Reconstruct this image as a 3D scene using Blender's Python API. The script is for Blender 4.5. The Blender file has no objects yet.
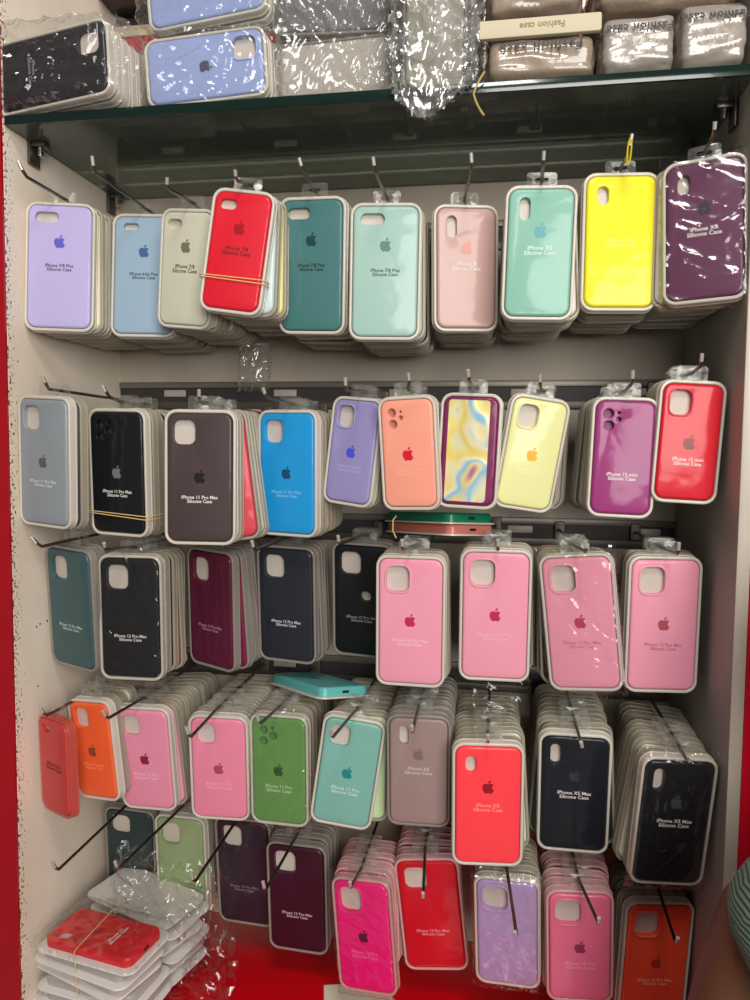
import bpy, bmesh, math, random
from mathutils import Vector, Matrix, noise
R = math.radians
rnd = random.Random(7)
sc = bpy.context.scene
COL = sc.collection

# ------------------------------------------------------------------ camera and image frame
CAM = Vector((.6332, -1.1832, .7552)); YAW, PITCH, ROLL, FPX = .1634, .0659, .0099, 745.0
_cy, _sy = math.cos(YAW), math.sin(YAW)
FW = Vector((-_sy*math.cos(PITCH), _cy*math.cos(PITCH), -math.sin(PITCH)))
_r = Vector((_cy, _sy, 0)); _u = _r.cross(FW)
RT = math.cos(ROLL)*_r + math.sin(ROLL)*_u
UP = -math.sin(ROLL)*_r + math.cos(ROLL)*_u
cd = bpy.data.cameras.new('camera'); cam = bpy.data.objects.new('camera', cd); COL.objects.link(cam)
m = Matrix((RT, UP, -FW)).transposed().to_4x4(); m.translation = CAM; cam.matrix_world = m
cd.sensor_fit = 'VERTICAL'; cd.sensor_height = 36; cd.lens = FPX/1000*36; cd.clip_start = .01
sc.camera = cam

def on_ray_nearest(px, py, X, Z):
    """the point of the sight line through a pixel that comes nearest to the peg line (X, any Y, Z)"""
    d = FW*FPX + RT*(px-375) - UP*(py-500)
    a, b = d.x, d.z; ex, ez = X-CAM.x, Z-CAM.z
    t = (a*ex + b*ez)/(a*a + b*b)
    return CAM + d*t

# ------------------------------------------------------------------ materials
def lin(c):
    c = c/255.0
    return c/12.92 if c <= .04045 else ((c+.055)/1.055)**2.4
def rgb(r, g, b): return (lin(r), lin(g), lin(b), 1)
_mats = {}
def newmat(name):
    mt = bpy.data.materials.new(name); mt.use_nodes = True
    return mt, mt.node_tree.nodes, mt.node_tree.links, mt.node_tree.nodes['Principled BSDF']
def plain(name, col, rough=.5, metal=0, coat=0, noise_amt=0, nscale=20, bump=0, spec=.5):
    if name in _mats: return _mats[name]
    mt, N, L, p = newmat(name)
    p.inputs['Base Color'].default_value = col
    p.inputs['Roughness'].default_value = rough; p.inputs['Metallic'].default_value = metal
    p.inputs['Coat Weight'].default_value = coat; p.inputs['Specular IOR Level'].default_value = spec
    if noise_amt or bump:
        tc = N.new('ShaderNodeTexCoord'); nz = N.new('ShaderNodeTexNoise')
        nz.inputs['Scale'].default_value = nscale; nz.inputs['Detail'].default_value = 4
        L.new(tc.outputs['Object'], nz.inputs['Vector'])
        if noise_amt:
            mx = N.new('ShaderNodeMix'); mx.data_type = 'RGBA'
            mx.inputs[6].default_value = col
            mx.inputs[7].default_value = tuple(c*(1-noise_amt) for c in col[:3])+(1,)
            L.new(nz.outputs['Fac'], mx.inputs[0]); L.new(mx.outputs[2], p.inputs['Base Color'])
        if bump:
            bp = N.new('ShaderNodeBump'); bp.inputs['Strength'].default_value = bump; bp.inputs['Distance'].default_value = .002
            L.new(nz.outputs['Fac'], bp.inputs['Height']); L.new(bp.outputs['Normal'], p.inputs['Normal'])
    _mats[name] = mt; return mt
def silicone(c):
    """soft-touch coloured shell behind the thin glossy window of its blister"""
    key = 'silicone_%d_%d_%d' % c
    if key in _mats: return _mats[key]
    mt, N, L, p = newmat(key)
    p.inputs['Base Color'].default_value = rgb(*c); p.inputs['Roughness'].default_value = .55
    p.inputs['Coat Weight'].default_value = .4; p.inputs['Coat Roughness'].default_value = .12; p.inputs['Specular IOR Level'].default_value = .3
    tc = N.new('ShaderNodeTexCoord'); nz = N.new('ShaderNodeTexNoise'); bp = N.new('ShaderNodeBump')
    nz.inputs['Scale'].default_value = 28; nz.inputs['Detail'].default_value = 1.5
    bp.inputs['Strength'].default_value = .35; bp.inputs['Distance'].default_value = .004
    L.new(tc.outputs['Object'], nz.inputs['Vector']); L.new(nz.outputs['Fac'], bp.inputs['Height'])
    L.new(bp.outputs['Normal'], p.inputs['Coat Normal'])
    _mats[key] = mt; return mt
def clear_film(name, tint=(.93, .93, .92), gloss=.16, rough=.12, haze=.06, bump=0, bscale=90):
    if name in _mats: return _mats[name]
    mt, N, L, p = newmat(name); N.remove(p)
    out = N['Material Output']
    tr = N.new('ShaderNodeBsdfTransparent'); tr.inputs[0].default_value = tint+(1,)
    gl = N.new('ShaderNodeBsdfGlossy'); gl.inputs['Roughness'].default_value = rough; gl.inputs[0].default_value = (.95, .95, .95, 1)
    df = N.new('ShaderNodeBsdfDiffuse'); df.inputs[0].default_value = (.75, .75, .73, 1)
    lw = N.new('ShaderNodeLayerWeight'); lw.inputs['Blend'].default_value = .25
    ma = N.new('ShaderNodeMath'); ma.operation = 'MULTIPLY_ADD'; ma.inputs[1].default_value = .35; ma.inputs[2].default_value = gloss
    L.new(lw.outputs['Facing'], ma.inputs[0])
    m1 = N.new('ShaderNodeMixShader'); m2 = N.new('ShaderNodeMixShader')
    L.new(ma.outputs[0], m1.inputs[0]); L.new(tr.outputs[0], m1.inputs[1]); L.new(gl.outputs[0], m1.inputs[2])
    m2.inputs[0].default_value = haze
    L.new(m1.outputs[0], m2.inputs[1]); L.new(df.outputs[0], m2.inputs[2]); L.new(m2.outputs[0], out.inputs[0])
    if bump:
        tc = N.new('ShaderNodeTexCoord'); nz = N.new('ShaderNodeTexNoise'); bp = N.new('ShaderNodeBump')
        nz.inputs['Scale'].default_value = bscale; nz.inputs['Detail'].default_value = 3
        nz.inputs['Distortion'].default_value = 1.2
        bp.inputs['Strength'].default_value = bump; bp.inputs['Distance'].default_value = .01
        L.new(tc.outputs['Object'], nz.inputs['Vector']); L.new(nz.outputs['Fac'], bp.inputs['Height'])
        L.new(bp.outputs['Normal'], gl.inputs['Normal']); L.new(bp.outputs['Normal'], lw.inputs['Normal'])
    _mats[name] = mt; return mt
def tray_plastic(name, col, solid=.78):
    if name in _mats: return _mats[name]
    mt, N, L, p = newmat(name)
    p.inputs['Base Color'].default_value = col; p.inputs['Roughness'].default_value = .28
    p.inputs['Coat Weight'].default_value = .3; p.inputs['Coat Roughness'].default_value = .1
    out = N['Material Output']
    tr = N.new('ShaderNodeBsdfTransparent'); tr.inputs[0].default_value = (.95, .93, .9, 1)
    mx = N.new('ShaderNodeMixShader'); mx.inputs[0].default_value = solid
    L.new(tr.outputs[0], mx.inputs[1]); L.new(p.outputs[0], mx.inputs[2]); L.new(mx.outputs[0], out.inputs[0])
    _mats[name] = mt; return mt

M_TRAY = tray_plastic('frosted_tray_plastic', rgb(222, 215, 202))
M_TRAYR = tray_plastic('translucent_shaded_tray', rgb(186, 178, 160), .58)  # rear trays: colour darkened to stand for shade deep in the stacks
M_TRAYC = tray_plastic('coral_tinted_tray', rgb(214, 92, 80), .6)
M_TRAYP = tray_plastic('pinkish_tray_plastic', rgb(222, 170, 170))
M_TRAYG = tray_plastic('smoky_tray_plastic', rgb(150, 142, 134))
M_TAB = clear_film('hang_tab_plastic', (.95, .95, .93), .03, .3, .04)
M_FILM = clear_film('cling_film', (.96, .96, .95), .045, .13, .0)
M_WRAP = clear_film('crinkled_wrap', (.88, .88, .87), .10, .2, .06)
M_STEEL = plain('peg_steel', rgb(128, 120, 112), .28, 1)
M_CHROME = plain('bright_steel', rgb(205, 200, 192), .2, 1)
M_TIP = plain('peg_tip_glint', rgb(214, 210, 204), .3, .5)  # paler than the peg: glint on the bent end put into the colour
M_RAIL = plain('rail_metal', rgb(92, 84, 76), .45, .4)
M_BAND = plain('rubber_band', rgb(225, 190, 130), .6)

# ------------------------------------------------------------------ mesh helpers
def link(name, me, mat, parent=None, smooth=None, shared=False):
    o = bpy.data.objects.new(name, me); COL.objects.link(o)
    if parent: o.parent = parent
    if mat is not None:
        if shared:
            if not len(me.materials): me.materials.append(None)
            o.material_slots[0].link = 'OBJECT'; o.material_slots[0].material = mat
        elif not len(me.materials): me.materials.append(mat)
    return o
def finish(bm, name, angle=40, flat=False):
    bmesh.ops.recalc_face_normals(bm, faces=bm.faces)
    me = bpy.data.meshes.new(name); bm.to_mesh(me); bm.free()
    if not flat:
        me.polygons.foreach_set('use_smooth', [True]*len(me.polygons)); me.set_sharp_from_angle(angle=R(angle))
    return me
def box(bm, x0, x1, y0, y1, z0, z1, bev=0):
    r = bmesh.ops.create_cube(bm, size=1)
    vs = r['verts']
    for v in vs:
        v.co = Vector(((x0+x1)/2+v.co.x*(x1-x0), (y0+y1)/2+v.co.y*(y1-y0), (z0+z1)/2+v.co.z*(z1-z0)))
    if bev:
        es = {e for v in vs for e in v.link_edges}
        bmesh.ops.bevel(bm, geom=list(es), offset=bev, segments=2, profile=.5, affect='EDGES')
def box_obj(name, dims, mat, parent=None, bev=0):
    bm = bmesh.new(); box(bm, *dims, bev=bev); return link(name, finish(bm, name), mat, parent)
def rr(cx, cz, w, h, r, n=5):
    r = max(min(r, w/2-1e-5, h/2-1e-5), 1e-5); P = []
    for qx, qz, a0 in ((1, 1, 0), (-1, 1, 90), (-1, -1, 180), (1, -1, 270)):
        for i in range(n+1):
            a = R(a0+90*i/n)
            P.append((cx+qx*(w/2-r)+r*math.cos(a), cz+qz*(h/2-r)+r*math.sin(a)))
    return P
def slab(bm, outer, holes, y0, y1, b, seg=3, n=5, back=True, hb=None):
    """rounded plate in the x-z plane, front at y0, back at y1, openings cut right through, softened front edges"""
    hb = b if hb is None else hb
    cx, cz, w, h, r = outer
    fe, be = [], []
    for k, (cx, cz, w, h, r) in enumerate([outer]+list(holes)):
        bb, sg = (b, -1) if k == 0 else (hb, 1)
        rings = []
        prof = [(bb*(1-math.sin(R(90*j/seg))), y0+bb*(1-math.cos(R(90*j/seg)))) for j in range(seg+1)] + [(0, y1)]
        for ins, y in prof:
            pts = rr(cx, cz, w+sg*2*ins, h+sg*2*ins, r+sg*ins if r+sg*ins > .0004 else .0004, n)
            rings.append([bm.verts.new((x, y, z)) for x, z in pts])
        for A, B in zip(rings, rings[1:]):
            for i in range(len(A)):
                j = (i+1) % len(A); bm.faces.new((A[i], A[j], B[j], B[i]))
        for ring, es in ((rings[0], fe), (rings[-1], be)):
            for i in range(len(ring)):
                es.append(bm.edges.get((ring[i], ring[(i+1) % len(ring)])))
    bmesh.ops.triangle_fill(bm, use_beauty=True, use_dissolve=False, edges=fe)
    if back: bmesh.ops.triangle_fill(bm, use_beauty=True, use_dissolve=False, edges=be)
def tube(bm, pts, r, n=8, closed=False, cap=True):
    rings = []; N_ = len(pts); prev = None
    for i, p in enumerate(pts):
        a = pts[(i-1) % N_] if (i or closed) else p
        b = pts[(i+1) % N_] if (i < N_-1 or closed) else p
        t = (Vector(b)-Vector(a)).normalized()
        if prev is None:
            ref = Vector((0, 0, 1)) if abs(t.z) < .9 else Vector((1, 0, 0)); u = t.cross(ref).normalized()
        else: u = (prev - t*prev.dot(t)).normalized()
        prev = u; v = t.cross(u)
        rad = r[i] if isinstance(r, (list, tuple)) else r
        rings.append([bm.verts.new(Vector(p)+u*math.cos(2*math.pi*k/n)*rad+v*math.sin(2*math.pi*k/n)*rad) for k in range(n)])
    for i in range(N_ if closed else N_-1):
        A, B = rings[i], rings[(i+1) % N_]
        for k in range(n): bm.faces.new((A[k], A[(k+1) % n], B[(k+1) % n], B[k]))
    if cap and not closed:
        bm.faces.new(rings[0]); bm.faces.new(rings[-1])
def tag(o, label=None, cat=None, group=None, kind=None):
    if label: o['label'] = label
    if cat: o['category'] = cat
    if group: o['group'] = group
    if kind: o['kind'] = kind
    return o
def empty(name):
    o = bpy.data.objects.new(name, None); COL.objects.link(o); o.empty_display_size = .01; return o
def rot(turn, tilt, lean=0):
    return Matrix.Rotation(R(-turn), 4, 'Z') @ Matrix.Rotation(R(tilt), 4, 'Y') @ Matrix.Rotation(R(lean), 4, 'X')

# ------------------------------------------------------------------ the fruit mark and lettering
LOGO = "m12.152 6.896 c-.948 0-2.415-1.078-3.96-1.04-2.04.027-3.91 1.183-4.961 3.014-2.117 3.675-.546 9.103 1.519 12.09 1.013 1.454 2.208 3.09 3.792 3.039 1.52-.065 2.09-.987 3.935-.987 1.831 0 2.35.987 3.96.948 1.637-.026 2.676-1.48 3.676-2.948 1.156-1.688 1.636-3.325 1.662-3.415-.039-.013-3.182-1.221-3.22-4.857-.026-3.04 2.48-4.494 2.597-4.559-1.429-2.09-3.623-2.324-4.39-2.376-2-.156-3.675 1.09-4.61 1.09z m15.53 3.83 c.843-1.012 1.4-2.427 1.245-3.83-1.207.052-2.662.805-3.532 1.818-.78.896-1.454 2.338-1.273 3.714 1.338.104 2.715-.688 3.559-1.701z"
def logo_mesh(h):
    import re
    bm = bmesh.new()
    for sub in LOGO.split('z'):
        nums = [float(x) for x in re.findall(r'-?\d*\.\d+|-?\d+', sub)]
        if len(nums) < 8: continue
        cur = (nums[0], nums[1]); P = []
        for i in range(2, len(nums)-5, 6):
            c = nums[i:i+6]; p0 = cur
            p1 = (p0[0]+c[0], p0[1]+c[1]); p2 = (p0[0]+c[2], p0[1]+c[3]); p3 = (p0[0]+c[4], p0[1]+c[5])
            for k in range(4):
                t = k/4; s = 1-t
                P.append(tuple(s**3*p0[j]+3*s*s*t*p1[j]+3*s*t*t*p2[j]+t**3*p3[j] for j in (0, 1)))
            cur = p3
        vs = [bm.verts.new(((x-12)/24*h, 0, (12-y)/24*h)) for x, y in P]
        es = [bm.edges.new((vs[i], vs[(i+1) % len(vs)])) for i in range(len(vs))]
        bmesh.ops.triangle_fill(bm, use_beauty=True, edges=es)
    for f in bm.faces:
        f.normal_update()
        if f.normal.y > 0: f.normal_flip()
    me = bpy.data.meshes.new('fruit_mark'); bm.to_mesh(me); bm.free(); return me
_logo = logo_mesh(.0175)
_txt = {}
def text_mesh(s, size, bold=0, spacing=1.0):
    k = (s, size, bold)
    if k in _txt: return _txt[k]
    cu = bpy.data.curves.new('lettering', 'FONT'); cu.body = s; cu.size = size; cu.align_x = 'CENTER'; cu.align_y = 'CENTER'
    cu.space_line = .85; cu.offset = bold; cu.resolution_u = 2; cu.space_character = spacing
    o = bpy.data.objects.new('tmp', cu); COL.objects.link(o)
    dg = bpy.context.evaluated_depsgraph_get()
    me = bpy.data.meshes.new_from_object(o.evaluated_get(dg))
    bpy.data.objects.remove(o)
    for v in me.vertices: v.co = Vector((v.co.x, 0, v.co.y))
    me.materials.clear(); _txt[k] = me; return me

# ------------------------------------------------------------------ packaged phone cases
DIM = {'7p': (.158, .078), '6p': (.158, .078), '7': (.138, .067), 'x': (.144, .071), 'xsm': (.157, .077), 'xr': (.151, .076), '11pm': (.158, .078),
       '11p': (.144, .0715), '12m': (.1315, .064), '12pm': (.161, .078), '13pm': (.161, .078), '13p': (.147, .0715), 'se': (.124, .059)}
PH, PW, GC = .014, .013, .0046                                   # how much larger than the case the blister is
def holes_for(t, style=None):
    h, w = DIM[t]; X = lambda a: -w/2+a; Z = lambda a: h/2-a
    if style == 'lens12': return [(X(.0125), Z(.0135), .0118, .0118, .0059), (X(.0135), Z(.028), .0118, .0118, .0059), (X(.0245), Z(.0125), .0036, .0036, .0018), (X(.0245), Z(.0200), .006, .006, .003)]
    if style == 'lens11': return [(X(.0145), Z(.0150), .0118, .0118, .0059), (X(.0145), Z(.0305), .0118, .0118, .0059), (X(.0285), Z(.0225), .0118, .0118, .0059), (X(.0275), Z(.0120), .004, .004, .002)]
    H = {'7p': [(X(.022), Z(.0138), .031, .0140, .0069)], '6p': [(X(.0205), Z(.0120), .021, .0095, .0046)], '7': [(X(.0155), Z(.0130), .022, .0125, .0062)],
         'se': [(X(.0135), Z(.0110), .017, .009, .0045)],
         'x': [(X(.0165), Z(.0210), .0125, .0270, .0062)], 'xsm': [(X(.0145), Z(.0220), .0130, .0290, .0064)], 'xr': [(X(.0165), Z(.0210), .0135, .0225, .0066)],
         '11pm': [(X(.0195), Z(.0215), .0280, .0310, .0085)], '11p': [(X(.0190), Z(.0205), .0270, .0300, .0085)],
         '12pm': [(X(.0225), Z(.0235), .0305, .0340, .0095)], '13pm': [(X(.0225), Z(.0235), .0320, .0350, .0095)],
         '12m': [(X(.0180), Z(.0195), .0250, .0290, .0080)], '13p': [(X(.0210), Z(.0225), .0320, .0345, .0095)]}[t]
    if style == 'badge_hole': H = H + [(.006, .008, .0155, .0155, .0077)]
    return H
_meshes = {}
def tray_mesh(t):
    k = ('tray', t)
    if k not in _meshes:
        h, w = DIM[t]; H, W = h+PH, w+PW; bm = bmesh.new()
        slab(bm, (0, 0, W, H, .0150), [(0, 0, w+GC+.0012, h+GC+.0012, .0115)], 0, .0105, .0014, 3, 5, back=False)
        slab(bm, (0, 0, W+.0016, H+.0016, .0158), [], .0098, .0118, .0008, 2, 5)
        _meshes[k] = finish(bm, 'blister_tray')
    return _meshes[k]
def insert_mesh(t):
    k = ('insert', t)
    if k not in _meshes:
        h, w = DIM[t]; bm = bmesh.new()
        slab(bm, (0, 0, w-.003, h-.003, .009), [], .0056, .0066, .0003, 1, 4)
        _meshes[k] = finish(bm, 'white_insert')
    return _meshes[k]
M_INSERT = plain('white_insert_card', rgb(196, 186, 176), .5)
def case_mesh(t, style=None, rear=False):
    k = ('case', t, style, rear)
    if k not in _meshes:
        h, w = DIM[t]; bm = bmesh.new()
        slab(bm, (0, 0, w+GC, h+GC, .0112), [] if rear else holes_for(t, style), -.0014, .009, .0032, 2 if rear else 4, 5, back=False, hb=.0006)
        _meshes[k] = finish(bm, 'silicone_case', 50)
    return _meshes[k]
def ring_mesh(t, style=None):
    k = ('ring', t, style)
    if k not in _meshes:
        bm = bmesh.new()
        for (cx, cz, w, h, r) in holes_for(t, style)[:1]:
            slab(bm, (cx, cz, w+.0044, h+.0044, r+.0022), [(cx, cz, w, h, r)], -.0027, -.0004, .0007, 3, 6, back=False)
        _meshes[k] = finish(bm, 'camera_ring')
    return _meshes[k]
def tab_mesh(v):
    k = ('tab', v)
    if k not in _meshes:
        bm = bmesh.new()
        slab(bm, (0, 0, .036, .020, .004), [(0, .001, .016, .005, .0024)], .0102, .0108, .0002, 1, 4)
        bmesh.ops.subdivide_edges(bm, edges=[e for e in bm.edges if e.calc_length() > .01], cuts=2)
        for q in bm.verts:
            q.co.y += .004*noise.noise(Vector((q.co.x*70+v*9, q.co.z*70, v)))
        _meshes[k] = finish(bm, 'hang_tab', flat=True)
    return _meshes[k]
def sleeve_mesh(t, v):
    k = ('sleeve', t, v)
    if k not in _meshes:
        h, w = DIM[t]; _meshes[k] = crumpled(w+.020, h+.030, 44, 78, .0018, v)
    return _meshes[k]
def crumpled(w, h, nx, nz, amp, seed, kind=None, front=-.0058, flat=False):
    """a flat sheet of thin film with sharp random folds, facets kept flat so that each catches the light on its own"""
    bm = bmesh.new(); r = random.Random(seed); g = []
    for j in range(nz+1):
        row = []
        for i in range(nx+1):
            x = (i/nx-.5)*w; z = (j/nz-.5)*h
            if 0 < i < nx: x += r.uniform(-.2, .2)*w/nx
            if 0 < j < nz: z += r.uniform(-.2, .2)*h/nz
            a = noise.noise(Vector((x*24+seed*3.1, z*24, seed)))
            wv = noise.noise(Vector((x*14, z*14, seed+5.0)))
            b = abs(noise.noise(Vector((x*42+wv*2, z*34+seed, seed*2.0))))
            b = (1-b)**4 + .6*(1-abs(noise.noise(Vector((x*26+wv*3, z*60+x*30, seed*3.0)))))**7
            edge = max(abs(x)/(w/2), abs(z)/(h/2))
            y = front - amp*(.9*a+1.2*b) + (0 if edge < .9 else (edge-.9)*10*.012)
            row.append(bm.verts.new((x + (r.uniform(-1, 1)*amp if edge > .97 else 0), y, z + (r.uniform(-1, 1)*amp*1.5 if edge > .97 else 0))))
        g.append(row)
    for j in range(nz):
        for i in range(nx):
            a, b, c, d = g[j][i], g[j][i+1], g[j+1][i+1], g[j+1][i]
            if (i+j) % 2: bm.faces.new((a, b, c)); bm.faces.new((a, c, d))
            else: bm.faces.new((a, b, d)); bm.faces.new((b, c, d))
    return finish(bm, 'film', 75, flat=flat)

_count = [0]
LOGOF = {'7p': .29, '6p': .29, '7': .29, 'x': .32, 'xsm': .32, 'xr': .33, '11pm': .49, '11p': .49, '12pm': .485, '13pm': .485, '12m': .5, '13p': .49, 'se': .29}
TEXTF = {'7p': .51, '6p': .51, '7': .50, 'x': .485, 'xsm': .50, 'xr': .515, '11pm': .675, '11p': .675, '12pm': .67, '13pm': .66, '12m': .675, '13p': .67, 'se': .5}
def package(t, mat4, color, label, group=None, front=None, tray=None, tab=True, hidden=False):
    """front: dict(style, logo, text, tcol, sleeve, ring). Local origin = centre of the blister's front rim."""
    _count[0] += 1
    h, w = DIM[t]
    root = empty('packaged_phone_case'); root.matrix_world = mat4
    tag(root, label, 'phone case', group)
    link('blister_tray', tray_mesh(t), tray or M_TRAY, root, shared=True)
    f = front or {}
    c = link('silicone_case', case_mesh(t, f.get('style'), front is None), silicone(color), root, shared=True)
    if tab:
        tb = link('hang_tab', tab_mesh(_count[0] % 5), M_TAB, root, shared=True); tb.location = (0, 0, (h+PH)/2+.008)
    if front is not None:
        link('white_insert', insert_mesh(t), M_INSERT if not (f.get('style') or '').startswith('lens') else plain('insert_%d_%d_%d' % color, rgb(*[int(v*.62+34) for v in color]), .5), root, shared=True)
        if f.get('ring'):
            rc = tuple(min(255, int(v*.9+24)) for v in color)
            link('camera_ring', ring_mesh(t, f.get('style')), silicone(rc), c, shared=True)
        if f.get('logo'):
            lo = link('fruit_mark', _logo, plain('mark_%d_%d_%d' % f['logo'], rgb(*f['logo']), .35), c, shared=True)
            lo.location = (f.get('lx', 0), -.0017, h/2-h*LOGOF[t])
        if f.get('text'):
            s = f['text']; big = text_mesh(s, .0068 if len(s) < 28 else .0060, .00008)
            tx = link('lettering', big, plain('ink_%d_%d_%d' % f['tcol'], rgb(*f['tcol']), .5), c, shared=True)
            tx.location = (f.get('lx', 0), -.0017, h/2-h*TEXTF[t])
        if f.get('sleeve'):
            link('plastic_sleeve', sleeve_mesh(t, f['sleeve']), M_FILM, root, shared=True)
    return root
def centre_matrix(x, y, z, turn, tilt, lean=0):
    return Matrix.Translation((x, y, z)) @ rot(turn, tilt, lean)

W_, K_ = (232, 228, 224), (28, 28, 32)
def T(s): return s+'\nSilicone Case'
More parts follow.
